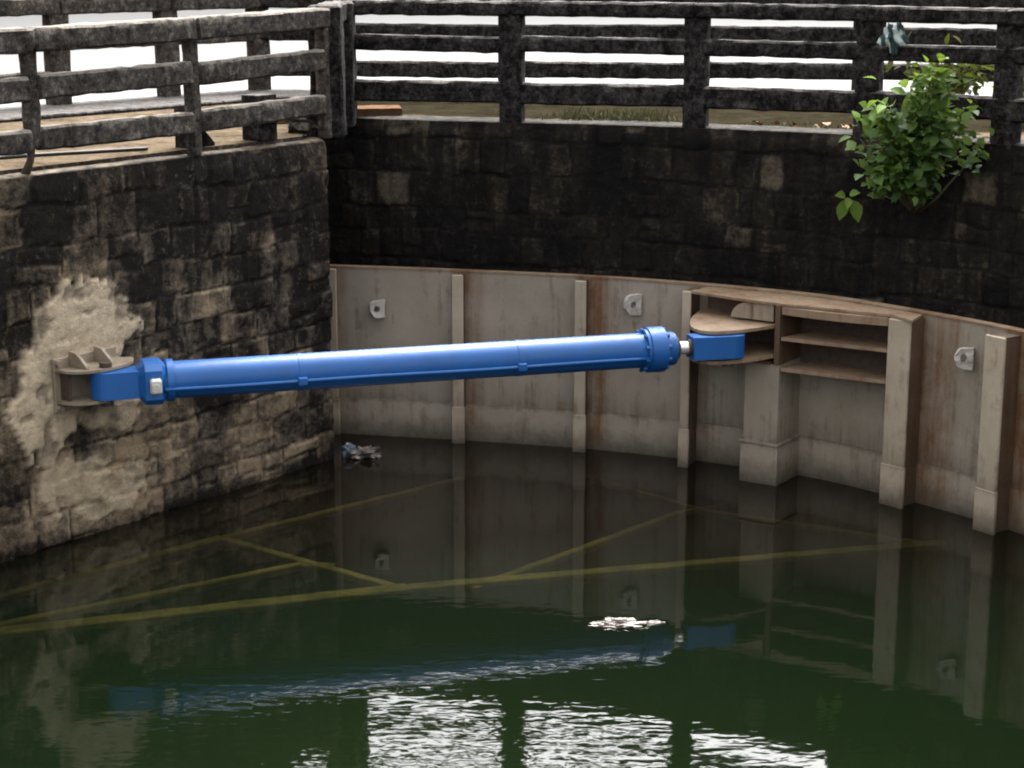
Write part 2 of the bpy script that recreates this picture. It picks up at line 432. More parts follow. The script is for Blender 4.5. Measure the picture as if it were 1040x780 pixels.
# ------------------------------------------------------------------ stone walls
def block_layout(S, Z, seed, rowh=(0.19, 0.32), bw=(0.18, 0.44)):
    """irregular coursed masonry: random value, distance to joint and id for each (s, z)"""
    r = np.random.default_rng(seed)
    z0 = -1.2; rows = []
    while z0 < 3.4:
        h = r.uniform(*rowh); rows.append((z0, z0 + h)); z0 += h
    wz = Z + 0.16 * (fbm(S * 1.1, Z * 1.1, seed + 50) - 0.5) + 0.05 * (fbm(S * 6, Z * 6, seed + 51, 3) - 0.5)
    ws = S + 0.12 * (fbm(S * 1.9 + 9, Z * 2.3, seed + 60) - 0.5) + 0.05 * (fbm(S * 7, Z * 5, seed + 61, 3) - 0.5)
    blk = np.zeros_like(S); edge = np.ones_like(S) * 0.0; off = np.zeros_like(S)
    for (a, b) in rows:
        m = (wz >= a) & (wz < b)
        if not m.any(): continue
        cuts = [S.min() - 1 - r.uniform(0, .5)]
        while cuts[-1] < S.max() + 1: cuts.append(cuts[-1] + r.uniform(*bw))
        cuts = np.array(cuts)
        k = np.clip(np.searchsorted(cuts, ws[m]) - 1, 0, len(cuts) - 2)
        rv = r.random(len(cuts)); ro = r.normal(0, 1, len(cuts))
        ds = np.minimum(ws[m] - cuts[k], cuts[k + 1] - ws[m]); dz = np.minimum(wz[m] - a, b - wz[m])
        # some blocks are two thin stones laid one on the other, some two narrow ones side by side
        kind = r.random(len(cuts))[k]; fr_ = 0.35 + 0.3 * r.random(len(cuts))[k]
        zc = a + (b - a) * fr_; sc = cuts[k] + (cuts[k + 1] - cuts[k]) * fr_
        two = (kind < 0.22); side = (kind > 0.72) & (cuts[k + 1] - cuts[k] > 0.34)
        hi = np.where(two, wz[m] > zc, np.where(side, ws[m] > sc, False))
        dz = np.where(two, np.minimum(dz, np.abs(wz[m] - zc)), dz); ds = np.where(side, np.minimum(ds, np.abs(ws[m] - sc)), ds)
        rv2 = r.random(len(cuts))[k]; ro2 = r.normal(0, 1, len(cuts))[k]
        blk[m] = np.where(hi, rv2, rv[k]); off[m] = np.where(hi, ro2, ro[k])
        edge[m] = np.minimum(ds, dz)
    return blk, edge, off

def stone_wall(name, path, normals, sarr, mat, tonef, seed, label, res=0.018, relief=1.0, z_bot=-0.9, cap=0.32, HT=2.76):
    """path: list of xy points along the wall (front face), extruded vertically with masonry relief and a coping over the top"""
    ns = len(path)
    zs = np.arange(z_bot, HT - 0.001, res); zs = np.append(zs, HT)
    nz = len(zs)
    S, Z = np.meshgrid(sarr, zs, indexing='ij')
    blk, edge, off = block_layout(S, Z, seed)
    joint = sstep(0.0, 0.026, edge + 0.034 * (fbm(S * 11, Z * 11, seed + 3) - 0.42))
    rough = fbm(S * 5, Z * 5, seed + 7, 5) - 0.5; r2 = fbm(S * 22, Z * 22, seed + 8, 3) - 0.5
    tone, plaster = tonef(S, Z, blk, edge)
    h = relief * (0.019 * (joint - 1) + 0.008 * off * joint + 0.026 * rough + 0.018 * r2)
    h = h * (1 - 0.75 * plaster) + plaster * (0.035 + 0.02 * rough)
    topf = sstep(HT - 0.10, HT, Z)
    h = h * (1 - 0.6 * topf) - 0.02 * topf
    P = np.array([[p.x, p.y] for p in path]); N = np.array([[n.x, n.y] for n in normals])
    X = P[:, 0:1] + N[:, 0:1] * h; Y = P[:, 1:2] + N[:, 1:2] * h
    zz = Z + 0.006 * r2
    # coping folding back over the top
    nc = 10
    T = np.linspace(cap / nc, cap, nc)
    e = h[:, -1:]
    CX = P[:, 0:1] + N[:, 0:1] * (e - T[None, :]); CY = P[:, 1:2] + N[:, 1:2] * (e - T[None, :])
    CZ = HT + 0.012 * sstep(0, .06, T)[None, :] + 0.012 * (fbm(np.repeat(sarr[:, None], nc, 1) * 8, np.repeat(T[None, :], ns, 0) * 8, seed + 5) - .5)
    X = np.concatenate([X, CX], 1); Y = np.concatenate([Y, CY], 1); zz = np.concatenate([zz, CZ], 1)
    ext = lambda A, v: np.concatenate([A, np.full((ns, nc), v)], 1)
    ctone = 0.55 + 0.5 * (fbm(np.repeat(sarr[:, None], nc, 1) * 6, np.repeat(T[None, :], ns, 0) * 6, seed + 15) - .5)
    tone = np.concatenate([tone, ctone], 1); plaster = ext(plaster, 0); blk = ext(blk, 0.5); mortar = ext(1 - joint, 0)
    W = nz + nc
    verts = np.stack([X, Y, zz], -1).reshape(-1, 3)
    i = np.arange(ns - 1)[:, None]; j = np.arange(W - 1)[None, :]
    a = (i * W + j); q = np.stack([a, a + 1, a + W + 1, a + W], -1).reshape(-1, 4)
    me = bpy.data.meshes.new(name)
    me.vertices.add(len(verts)); me.vertices.foreach_set('co', verts.astype(np.float32).ravel())
    me.loops.add(q.size); me.loops.foreach_set('vertex_index', q.astype(np.int32).ravel())
    me.polygons.add(len(q)); me.polygons.foreach_set('loop_start', np.arange(0, q.size, 4, dtype=np.int32))
    me.update(calc_edges=True); me.validate()
    me.polygons.foreach_set('use_smooth', np.ones(len(q), dtype=bool))
    for nm, A in (('tone', tone), ('plaster', plaster), ('blk', blk), ('mortar', mortar)):
        at = me.attributes.new(nm, 'FLOAT', 'POINT'); at.data.foreach_set('value', A.astype(np.float32).ravel())
    me.materials.append(mat)
    o = bpy.data.objects.new(name, me); COL.objects.link(o); ORG[o] = Vector((0, 0, 0))
    tag(o, label, 'wall')
    return o

def ell(S, Z, s, z, rs, rz, seed, rag=0.5):
    d = np.sqrt(((S - s) / rs) ** 2 + ((Z - z) / rz) ** 2) + rag * (fbm(S * 5, Z * 4, seed, 5) - 0.5) * 2
    return 1 - sstep(0.93, 1.03, d)

def rim(S, Z, edge, seed):
    """chipped, paler arrises of the stones"""
    return sstep(0.004, 0.018, edge) * (1 - sstep(0.022, 0.05, edge)) * sstep(0.48, 0.66, fbm(S * 5, Z * 5, seed, 3))

def tone_left(S, Z, blk, edge):
    t = 0.545 + 0.42 * (blk - 0.5) + 0.30 * (fbm(S * 1.3, Z * 1.3, 4) - 0.5)
    right = 1 - sstep(0.3, 1.5, S); top = sstep(1.2, 2.5, Z)
    D = sstep(0.50, 0.62, fbm(S * 1.5, Z * 1.1, 71, 5) + 0.16 * right + 0.10 * top - 0.10 * (1 - sstep(0.4, 1.0, Z)))
    t = t - 0.27 * D - 0.10 * top - 0.10 * right * sstep(0.7, 1.2, Z)
    t = t + 0.12 * (1 - sstep(0.35, 0.85, Z))                            # paler washed courses at the bottom
    t = t - 0.30 * sstep(2.95, 3.25, S) * (1 - sstep(.7, 1.0, Z))
    t = t + 0.18 * ell(S, Z, 2.6, 0.32, 0.65, 0.36, 33, .4)
    t = t + 0.26 * rim(S, Z, edge, 91) - 0.22 * (1 - sstep(0.0, 0.012, edge))
    wet = 1 - sstep(0.02, 0.12, Z + 0.06 * (fbm(S * 6, Z * 3, 90) - .5))
    t = t - 0.35 * wet
    p = np.maximum(ell(S, Z, 2.62, 1.48, 0.46, 0.42, 21, .6), ell(S, Z, 2.96, 1.05, 0.30, 0.47, 22, .6))
    p = np.maximum(p, 0.7 * ell(S, Z, 2.45, 0.95, 0.35, 0.22, 25, .8))
    p = np.maximum(p, 0.65 * ell(S, Z, 2.62, 0.35, 0.42, 0.24, 24, 1.1))
    worn = sstep(0.56, 0.66, fbm(S * 7, Z * 6, 44, 4))                   # flaked off in places, stones showing
    return t, p * (1 - 0.55 * worn * (1 - ell(S, Z, 2.66, 1.36, 0.40, 0.42, 27, .4)))

def tone_back(S, Z, blk, edge):
    t = 0.315 + 0.30 * (blk - 0.5) + 0.36 * (fbm(S * 1.1, Z * 1.4, 14) - 0.5)
    t = t + 0.36 * ((blk > 0.90) & (blk < .93)) * sstep(0.0, 0.06, edge)
    t = t + 0.15 * rim(S, Z, edge, 92) - 0.16 * (1 - sstep(0.0, 0.014, edge))
    t = t + 0.22 * sstep(2.60, 2.72, Z + .10 * (fbm(S * 5, Z * 5, 66) - .5)) * sstep(.45, .6, fbm(S * 3, Z * 3, 67))
    t = t + 0.14 * sstep(0.62, 0.70, fbm(S * 2.5, Z * .8, 77))
    return t, np.zeros_like(S)

res = 0.02
# left wall: runs from far left towards the corner, then returns into the gate recess
nl = int(12.0 / 0.025)
pl_path = [CORNER + LW * (12.0 * (1 - k / nl)) for k in range(nl + 1)]
sL = [12.0 * (1 - k / nl) for k in range(nl + 1)]
nL = [LN.copy() for _ in pl_path]
ret_end = Vector((-1.80, 17.05, 0)); rd = (ret_end - CORNER); rl = rd.length; rd.normalize()
rn = Vector((rd.y, -rd.x, 0))
nr = int(rl / 0.03)
for k in range(1, nr + 1):
    f = k / nr
    pl_path.append(CORNER + rd * (rl * f)); sL.append(-rl * f)
    w = min(1, k / 3); nL.append((LN * (1 - w) + rn * w).normalized())
wl = stone_wall('stone_wall', pl_path, nL, np.array(sL), M['stone_left'], tone_left, 3,
           'brown coursed stone wall with a pale plaster patch around the cylinder bracket', HT=2.705)
nB = []
sB = [0.0]
for k in range(len(BACK)):
    a = BACK[max(0, k - 3)]; b = BACK[min(len(BACK) - 1, k + 3)]; t = (b - a).normalized(); nB.append(Vector((t.y, -t.x, 0)))
    if k: sB.append(sB[-1] + (BACK[k] - BACK[k - 1]).length)
wb = stone_wall('stone_wall', BACK, nB, np.array(sB), M['stone_back'], tone_back, 17,
           'black algae-stained stone wall curving behind and above the steel gate', relief=0.75)

# ------------------------------------------------------------------ platform, water, ground
REARL = [Vector((-9.5, 12.2, 0)), Vector((-6.6, 15.45, 0)), Vector((-4.72, 17.6, 0)), Vector((-2.62, 19.95, 0))]
REARB = [Vector((-2.62, 19.95, 0)), Vector((0, 19.55, 0)), Vector((3.0, 19.3, 0)), Vector((6.0, 18.4, 0)), Vector((8.5, 16.2, 0)), Vector((9.6, 12, 0)), Vector((9.8, 6, 0))]
inset = 0.2
front = [CORNER + LW * 12 - LN * inset, CORNER - LN * inset - LW * -0.0]
front = [CORNER + LW * 12.0 - LN * inset, CORNER + Vector((-0.2, 0.0, 0)), ret_end + Vector((-0.05, 0.2, 0))]
for k in range(20, len(BACK), 20): front.append(BACK[k] - nB[k] * inset)
rear = [p + Vector((0.12, 0.15, 0)) for p in REARB[::-1]] + [p + Vector((-0.15, 0.12, 0)) for p in REARL[::-1]]
poly = [(p.x, p.y) for p in front + rear]
mb = MB(); mb.prism(poly, -1.2, HT - 0.012, 0, 1)
tag(mb.build('platform', [M['floor'], M['conc_left']]), kind='structure')

mb = MB(); G = 1500.0
mb.add([(-G, -G, 0), (G, -G, 0), (G, G, 0), (-G, G, 0)], [[0, 1, 2, 3]])
tag(mb.build('water', M['water']), kind='structure')
mb = MB()
mb.add([(-G, -G, -1.6), (G, -G, -1.6), (G, G, -1.6), (-G, G, -1.6)], [[0, 1, 2, 3]])
tag(mb.build('ground', M['bed']), kind='structure')

# ------------------------------------------------------------------ railings
def railing(label, pts, mat, dz=None, broken=None, post_w=0.17, post_top=1.03, skip=(), dark_strip=False, post_d=0.15, rails=((0.18, 0.345), (0.54, 0.71), (0.87, 1.035))):
    """concrete post-and-rail fence: posts at pts, three deep rails per bay"""
    base = Vector((pts[0].x, pts[0].y, HT))
    t = thing('concrete_railing', base, label, 'railing')
    dz = dz or [0.0] * len(pts)
    for i, p in enumerate(pts):
        d = (pts[min(i + 1, len(pts) - 1)] - pts[max(i - 1, 0)]).normalized()
        nrm = Vector((d.y, -d.x, 0))
        if i in skip: continue
        mb = MB()
        zt = HT + post_top + dz[i]; z0 = HT - 0.06; lean = Vector((random.uniform(-.012, .012), random.uniform(-.012, .012), 0))
        if broken is not None and i in broken: z0 = HT + 0.13
        c = Vector((p.x, p.y, (z0 + zt) / 2))
        mb.frame_box(c, (Vector((0, 0, 1)) + lean).normalized(), d, nrm, (zt - z0) / 2, post_w / 2, post_d / 2, 0.016, 0, 0.010, 9, 2, 2)
        po = mb.build('post', mat, t, smooth=True, auto=40)
        if broken is not None and i in broken:
            m2 = MB(); m2.tube([Vector((p.x - .01, p.y, z0 + .03)), Vector((p.x - .025, p.y, z0 - .08)), Vector((p.x - 0.07, p.y, HT - 0.06))], [0.03, 0.026, 0.034], 8)
            m2.build('reinforcing_bar', M['dark_steel'], po, smooth=True)
            po['label'] = 'broken post hanging from its rails on a rusty bar'
    for i in range(len(pts) - 1):
        a, b = pts[i], pts[i + 1]
        d = (b - a).normalized(); nrm = Vector((d.y, -d.x, 0))
        for k, (z0, z1) in enumerate(rails):
            mb = MB(); zj = random.uniform(-.012, .012) if k < 2 else random.uniform(-.003, .003); zk = random.uniform(-.012, .012) if k < 2 else 0
            o = nrm * (0.015 if k < 2 else 0.0)
            e = -0.03 if k < 2 else 0.0
            p0 = a + d * (-e if k < 2 else 0.0) + o; p1 = b - d * (-e if k < 2 else 0.0) + o
            zc = (z0 + z1) / 2
            mb.beam((p0.x, p0.y, HT + zc + zj + dz[i]), (p1.x, p1.y, HT + zc + zk + dz[i + 1]), 0.11 if k < 2 else 0.20, z1 - z0, 0.018, 0, 0.010, 0.09, 3, 2)
            mb.build('top_rail' if k == 2 else 'rail', mat, t, smooth=True, auto=40)
    if dark_strip:  # flat slab laid as the darker band of ground along the rear edge
        for i in range(len(pts) - 1):
            a, b = pts[i], pts[i + 1]
            mb = MB(); d = (b - a).normalized(); q = Vector((d.y, -d.x, 0)) * 0.36
            mb.beam((a.x + q.x, a.y + q.y, HT), (b.x + q.x, b.y + q.y, HT), 1.0, 0.05, 0.012, 0, 0.004, 0.12)
            mb.build('dark_strip', M['conc_back'], t, smooth=True, auto=40)
    return t

def along_left(s, back=0.10): return CORNER + LW * s - LN * back
cpost = Vector((-1.56, 15.62, 0))
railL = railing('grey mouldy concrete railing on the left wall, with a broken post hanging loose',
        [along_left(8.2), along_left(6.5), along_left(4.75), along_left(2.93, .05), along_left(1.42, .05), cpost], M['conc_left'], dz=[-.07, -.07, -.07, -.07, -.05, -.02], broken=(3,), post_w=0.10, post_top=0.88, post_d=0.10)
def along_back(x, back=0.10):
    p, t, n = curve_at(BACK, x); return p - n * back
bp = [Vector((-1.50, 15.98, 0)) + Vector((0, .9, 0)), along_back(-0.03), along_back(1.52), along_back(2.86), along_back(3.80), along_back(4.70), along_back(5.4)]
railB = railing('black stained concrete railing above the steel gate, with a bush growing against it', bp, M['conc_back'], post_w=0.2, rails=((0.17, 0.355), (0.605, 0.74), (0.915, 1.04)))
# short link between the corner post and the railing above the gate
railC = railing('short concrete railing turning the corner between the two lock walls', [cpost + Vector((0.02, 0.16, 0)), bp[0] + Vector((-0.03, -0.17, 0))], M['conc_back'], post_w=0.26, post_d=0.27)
railRL = railing('mouldy concrete railing along the far edge of the platform on the left', [Vector((-8.4, 13.4, 0)), Vector((-7.3, 14.6, 0)), Vector((-6.2, 15.9, 0)), Vector((-5.2, 17.05, 0)), Vector((-4.33, 18.05, 0)), Vector((-3.46, 19.02, 0)), Vector((-2.66, 19.9, 0))], M['conc_left'], post_w=0.22, dark_strip=True)
railRB = railing('dark concrete railing along the far edge of the platform behind the gate', [Vector((-2.66, 19.9, 0)), Vector((-1.75, 19.8, 0)), Vector((-0.04, 19.55, 0)), Vector((1.86, 19.4, 0)), Vector((3.55, 19.2, 0)), Vector((5.0, 18.75, 0)), Vector((6.4, 18.0, 0))], M['conc_back'], post_w=0.2, skip=(0,), dark_strip=True)

# dark raking brace beside a post
t = thing('brace', along_left(1.34, 0.2) + Vector((0, 0, HT - .012)), 'dark triangular concrete brace on the platform beside the left railing post', 'brace')
a = along_left(1.345, 0.2); b = along_left(1.06, 0.2)
mb = MB()
mb.plate([Vector((a.x, a.y, HT - .02)), Vector((b.x, b.y, HT - .02)), Vector((b.x, b.y, HT + .01)), Vector((a.x, a.y, HT + .30))], LN * -0.14)
mb.build('brace_block', M['conc_back'], t)

# ------------------------------------------------------------------ lock gate
gate = thing('lock_gate', (SKIN[0].x, SKIN[0].y, 0), 'grey-brown curved steel lock gate with vertical ribs, standing in the water', 'lock gate')
nS = []
for k in range(len(SKIN)):
    a = SKIN[max(0, k - 2)]; b = SKIN[min(len(SKIN) - 1, k + 2)]; tt = (b - a).normalized(); nS.append(Vector((tt.y, -tt.x, 0)))
def skin_band(z0, z1, off, thick, name, mat):
    mb = MB(); n = len(SKIN)
    V = []
    for k in range(n):
        p = SKIN[k] + nS[k] * off; q = p - nS[k] * thick
        V += [(p.x, p.y, z0), (p.x, p.y, z1), (q.x, q.y, z1), (q.x, q.y, z0)]
    F = []
    for k in range(n - 1):
        i = k * 4; j = i + 4
        F += [[i, j, j + 1, i + 1], [i + 1, j + 1, j + 2, i + 2], [i + 2, j + 2, j + 3, i + 3], [i + 3, j + 3, j, i]]
    F += [[0, 1, 2, 3], [4 * n - 1, 4 * n - 2, 4 * n - 3, 4 * n - 4]]
    mb.add(V, F); o = mb.build(name, mat, gate, smooth=True, auto=30)
    rr = []
    for k in range(n):
        v = 0.0
        for rx, wd, st_ in ((-1.56, .05, .6), (-0.44, .13, .75), (0.62, .16, 1.0), (1.535, .06, .5), (3.12, .22, .9), (3.70, .26, 1.0), (4.25, .2, .8)):
            dx = SKIN[k].x - rx
            if -0.06 < dx < wd: v = max(v, st_)
            elif wd <= dx < wd + .09: v = max(v, st_ * (1 - (dx - wd) / .09))
        rr += [v] * 4
    at_ = o.data.attributes.new('rustrun', 'FLOAT', 'POINT'); at_.data.foreach_set('value', rr)
    return o
skin_band(0.335, GT, 0.0, 0.05, 'skin_plate', M['gate'])
sp = skin_band(-1.3, 0.333, 0.012, 0.06, 'lower_skin_plate', M['gate'])
skin_band(GT + 0.001, GT + 0.014, 0.008, 0.09, 'top_plate', M['topplate'])

def rib(x, w, depth, zt, name='rib', web=0.02):
    p, tg, nn = curve_at(SKIN, x)
    mb = MB(); Z = Vector((0, 0, 1))
    zb = -1.2; hz = (zt - zb) / 2; zc = (zt + zb) / 2
    f0 = p + nn * (depth - 0.014)
    mb.frame_box(Vector((f0.x, f0.y, zc)), Z, tg, nn, hz, w / 2, 0.014, 0.006, 0, 0.0, 12, 1, 1)
    wv = depth - 0.028
    c = p + nn * (wv / 2)
    mb.frame_box(Vector((c.x, c.y, zc - 0.003)), tg, nn, Z, w * 0.36, wv / 2 - 0.001, hz - 0.003, 0, 1)
    # wider shoe below the tide line
    mb.frame_box(Vector((f0.x, f0.y, (zb + 0.33) / 2)) + nn * 0.004, Z, tg, nn, (0.33 - zb) / 2, w / 2 + 0.008, 0.016, 0.006, 0)
    return mb.build(name, [M['flange'], M['rust_shade']], gate)
rib(-0.44, 0.10, 0.12, GT - 0.006)
rib(0.62, 0.10, 0.13, GT - 0.006)
rib(1.535, 0.075, 0.26, GT - 0.006)
rib(3.12, 0.205, 0.23, GT - 0.025)
rib(3.70, 0.185, 0.21, GT - 0.012)
rib(4.25, 0.18, 0.21, GT - 0.012)
rib(-1.56, 0.07, 0.06, GT - 0.004, 'end_plate')

# deep box column that carries the cylinder bracket
CL = Vector((1.885, 14.77, 0)); CR = Vector((2.135, 14.60, 0))
ct = (CR - CL).normalized(); cn = Vector((ct.y, -ct.x, 0)); cw = (CR - CL).length
cm = (CL + CR) / 2
mb = MB(); Z = Vector((0, 0, 1))
def colbox(z0, z1, grow, mi=0):
    dpt = 0.56
    c = cm - cn * (dpt / 2 - grow)
    mb.frame_box(Vector((c.x, c.y, (z0 + z1) / 2)), Z, ct, cn, (z1 - z0) / 2, cw / 2 + grow, dpt / 2, 0.006, mi)
colbox(0.335, 1.0, 0.0); colbox(-1.2, 0.325, 0.016); colbox(0.325, 0.352, 0.026)
mb.build('box_column', M['gate'], gate)
# web of the column above, with the shelf compartment on its right
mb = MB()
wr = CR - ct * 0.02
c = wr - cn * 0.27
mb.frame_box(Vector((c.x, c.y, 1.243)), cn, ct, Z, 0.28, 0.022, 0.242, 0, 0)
mb.build('web_plate', M['rust_shade'], gate)  # rusty web, its dark colour also holding the compartment's shade
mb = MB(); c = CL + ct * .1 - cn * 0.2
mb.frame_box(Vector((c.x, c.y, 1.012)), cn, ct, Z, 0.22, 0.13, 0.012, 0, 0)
mb.build('cover_plate', M['rust_shade'], gate)

def shelf(x0, x1, f0, f1, z, th, name, mat, bow=0.0):
    """horizontal plate between skin stations x0..x1 reaching forward to line f0-f1"""
    pts = [p for p in SKIN if x0 <= p.x <= x1]
    fr = [f1.lerp(f0, k / 8) for k in range(9)]
    if bow:
        fr = [p + cn * bow * math.sin(math.pi * k / 8) for k, p in enumerate(fr)]
    poly = [Vector((p.x, p.y, z)) for p in pts] + [Vector((p.x, p.y, z)) for p in fr]
    mb = MB(); mb.plate(poly, (0, 0, th)); return mb.build(name, mat, gate)
p907, t907, n907 = curve_at(SKIN, 3.12)
F907 = p907 + n907 * 0.20 - t907 * 0.11
shelf(2.42, 3.02, CR + ct * 0.012, F907, 1.205, 0.028, 'shelf_plate', M['topplate'], 0.0)
shelf(2.42, 3.02, CR + ct * 0.012, F907, 0.955, 0.026, 'shelf_plate', M['topplate'], 0.0)
shelf(2.42, 3.02, CR + ct * 0.012, F907 + n907 * .02, 1.418, 0.062, 'top_shelf_plate', M['topplate'], 0.04)
p698, t698, n698 = curve_at(SKIN, 1.55)
F698 = p698 + n698 * 0.245 + t698 * 0.02
tp = [p for p in SKIN if 1.6 <= p.x <= 3.2]
poly = [Vector((p.x, p.y, GT - 0.022)) for p in tp]
q = p907 + n907 * 0.26 + t907 * 0.14
poly += [Vector((q.x, q.y, GT - 0.022)), Vector((F907.x, F907.y, GT - .022)), Vector((CR.x, CR.y, GT - .022)) , Vector((CL.x, CL.y, GT - .022)), Vector((F698.x, F698.y, GT - 0.022))]
mb = MB(); mb.plate(poly, (0, 0, 0.02)); mb.build('girder_plate', M['topplate'], gate)

# clevis plates holding the rod eye
B = Vector((1.75, 14.47, 1.2)); A = Vector((-2.94, 13.11, 1.2)); u = (B - A).normalized(); CYL = (B - A).length
def clevis_plate(z, th):
    e = []
    c = Vector((B.x, B.y, 0)) - u * 0.06
    r = 0.17
    fd = (cn * 0.55 - ct * 0.55).normalized()
    sd = Vector((-fd.y, fd.x, 0))
    for k in range(13):
        a = -math.pi / 2 + math.pi * k / 12
        e.append(c + fd * (r * math.cos(a)) + sd * (r * math.sin(a)))
    pts = [Vector((p698.x, p698.y, 0)) + t698 * 0.06, F698 - n698 * 0.12] 
    poly = [Vector((p.x, p.y, z)) for p in ([CR - ct * 0.045 - cn * 0.02, CR - ct * 0.045 - cn * 0.50, p698 + t698 * 0.07 + n698 * 0.02, F698 - n698 * 0.10 + t698 * 0.05])]
    # front: bulge round the pin
    arc = []
    P0 = F698 - n698 * 0.10 + t698 * 0.05; P1 = CR - ct * 0.045 - cn * 0.02
    for k in range(1, 12):
        tt = k / 12
        p = P0.lerp(P1, tt); p = p + cn * (0.62 * math.sin(math.pi * tt) ** 0.8)
        arc.append(Vector((p.x, p.y, z)))
    mb = MB(); mb.plate(poly + arc, (0, 0, th)); return mb.build('bracket_plate', M['topplate'], gate)
clevis_plate(1.300, 0.026); clevis_plate(1.055, 0.03)
mb = MB()
g0 = CL + ct * .03 - cn * 0.02
mb.plate([Vector((g0.x, g0.y, 1.346)), Vector((g0.x, g0.y, 1.346)) - cn * 0.34, Vector((g0.x, g0.y, 1.483)) - cn * 0.34, Vector((g0.x, g0.y, 1.483))], ct * 0.025)
g1 = CL - ct * .02 - cn * 0.02
mb.plate([Vector((g1.x, g1.y, 1.346)) + ct * (-.13 + .17 * (1 - math.cos(a))) + Z * (0.135 * math.sin(a)) for a in [math.pi / 2 * k / 8 for k in range(9)]] + [Vector((g1.x, g1.y, 1.346)) + ct * 0.25 + Z * .135, Vector((g1.x, g1.y, 1.346)) + ct * 0.25], -cn * 0.03)
mb.build('gusset', M['bracket'], gate)

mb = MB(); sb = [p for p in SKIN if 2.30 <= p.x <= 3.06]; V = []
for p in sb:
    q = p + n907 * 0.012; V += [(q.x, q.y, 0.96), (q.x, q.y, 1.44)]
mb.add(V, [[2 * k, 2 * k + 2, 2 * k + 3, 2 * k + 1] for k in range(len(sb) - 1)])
mb.build('back_plate', M['dark_steel'], gate)  # liner sheet added over the skin: shelf compartment shade put into its colour
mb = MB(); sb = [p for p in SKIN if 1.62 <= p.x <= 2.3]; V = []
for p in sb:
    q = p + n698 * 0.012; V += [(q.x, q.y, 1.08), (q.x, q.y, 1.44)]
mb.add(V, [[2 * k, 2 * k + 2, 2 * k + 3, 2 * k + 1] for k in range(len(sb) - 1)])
mb.build('back_plate', M['rust_shade'], gate)  # second added liner, painting shade inside the bracket compartment

# lifting lugs: thick eye plates welded to the skin
def lug(x, z, r, turn):
    p, tg, nn = curve_at(SKIN, x)
    ax = (tg * math.cos(turn) + nn * math.sin(turn)).normalized()      # eye axis
    side = Vector((-ax.y, ax.x, 0))
    if side.dot(nn) < 0: side = -side
    c = Vector((p.x, p.y, z)) + nn * 0.07
    mb = MB(); n = 24; V = []; F = []
    for (xo) in (-0.028, 0.028):
        for rr in (r, r * 0.42):
            for k in range(n):
                a = 2 * math.pi * k / n
                yy = math.cos(a) * rr; zz = math.sin(a) * rr * 1.15
                if rr == r and yy < -0.2 * r: yy = -0.075; zz *= 1.12
                q = c + ax * xo + side * yy + Z * zz
                V.append(q + Vector(mnoise.noise_vector(q * 22)) * 0.012)
    for k in range(n):
        l = (k + 1) % n
        F += [[k, l, n + l, n + k], [2 * n + k, 3 * n + k, 3 * n + l, 2 * n + l], [k, 2 * n + k, 2 * n + l, l], [n + k, n + l, 3 * n + l, 3 * n + k]]
    mb.add(V, F); return mb.build('lifting_lug', M['lug'], gate)
lug(-1.17, 1.165, 0.062, 1.05); lug(1.03, 1.315, 0.074, 0.75); lug(3.46, 1.245, 0.066, 0.9)

# ------------------------------------------------------------------ hydraulic cylinder
cyl = thing('hydraulic_cylinder', A, 'long blue hydraulic cylinder reaching from the stone wall to the steel gate', 'hydraulic cylinder')
def at(s, side=0.0, up=0.0):
    sd = u.cross(Z).normalized()                                        # towards the camera side
    return A + u * s + sd * side + Z * up
mb = MB(); mb.lathe(at(0.40), u, [(0, 0.134), (0.002, 0.136), (3.76, 0.136), (3.762, 0.134)], 56); mb.build('barrel', M['blue'], cyl, smooth=True, auto=30)
# base cap: a square-ish flanged block with bolt heads
sdv = u.cross(Z).normalized()
mb = MB(); mb.frame_box(at(0.345), u, sdv, Z, 0.105, 0.155, 0.150, 0.045)
mb.lathe(at(0.44), u, [(0, 0.150), (0.006, 0.156), (0.05, 0.156), (0.056, 0.15)], 40)
mb.build('base_cap', M['blue'], cyl, auto=30)
# base eye: flat tongue with a rounded end
mb = MB()
e = [at(0.26, -0.10, -0.098), at(0.26, 0.10, -0.098)]
arc = [at(0.02 - 0.115 * math.cos(a), -0.115 * math.sin(a) * -1, -0.098) for a in [-math.pi / 2 + math.pi * k / 14 for k in range(15)]]
poly = [at(0.26, -0.10, -0.098)] + [at(0.02 - 0.115 * math.cos(a), 0.115 * math.sin(a), -0.098) for a in [-math.pi / 2 + math.pi * k / 14 for k in range(15)]] + [at(0.26, 0.10, -0.098)]
mb.plate(poly, (0, 0, 0.196)); mb.build('base_eye', M['blue'], cyl)
mb = MB(); mb.tube([at(0.02, 0, -0.16), at(0.02, 0, 0.16)], 0.045, 20); mb.build('pin', M['dark_steel'], cyl, smooth=True, auto=30)
# port plug
mb = MB(); c = at(0.355, 0.178, 0.00)
mb.frame_box(c, sdv, u, Z, 0.03, 0.042, 0.055, 0.012); mb.lathe(at(0.355, 0.205, 0.0), sdv, [(0, .026), (.012, .024), (.013, .012), (.006, .010)], 16)
mb.build('port_plug', M['cap'], cyl)
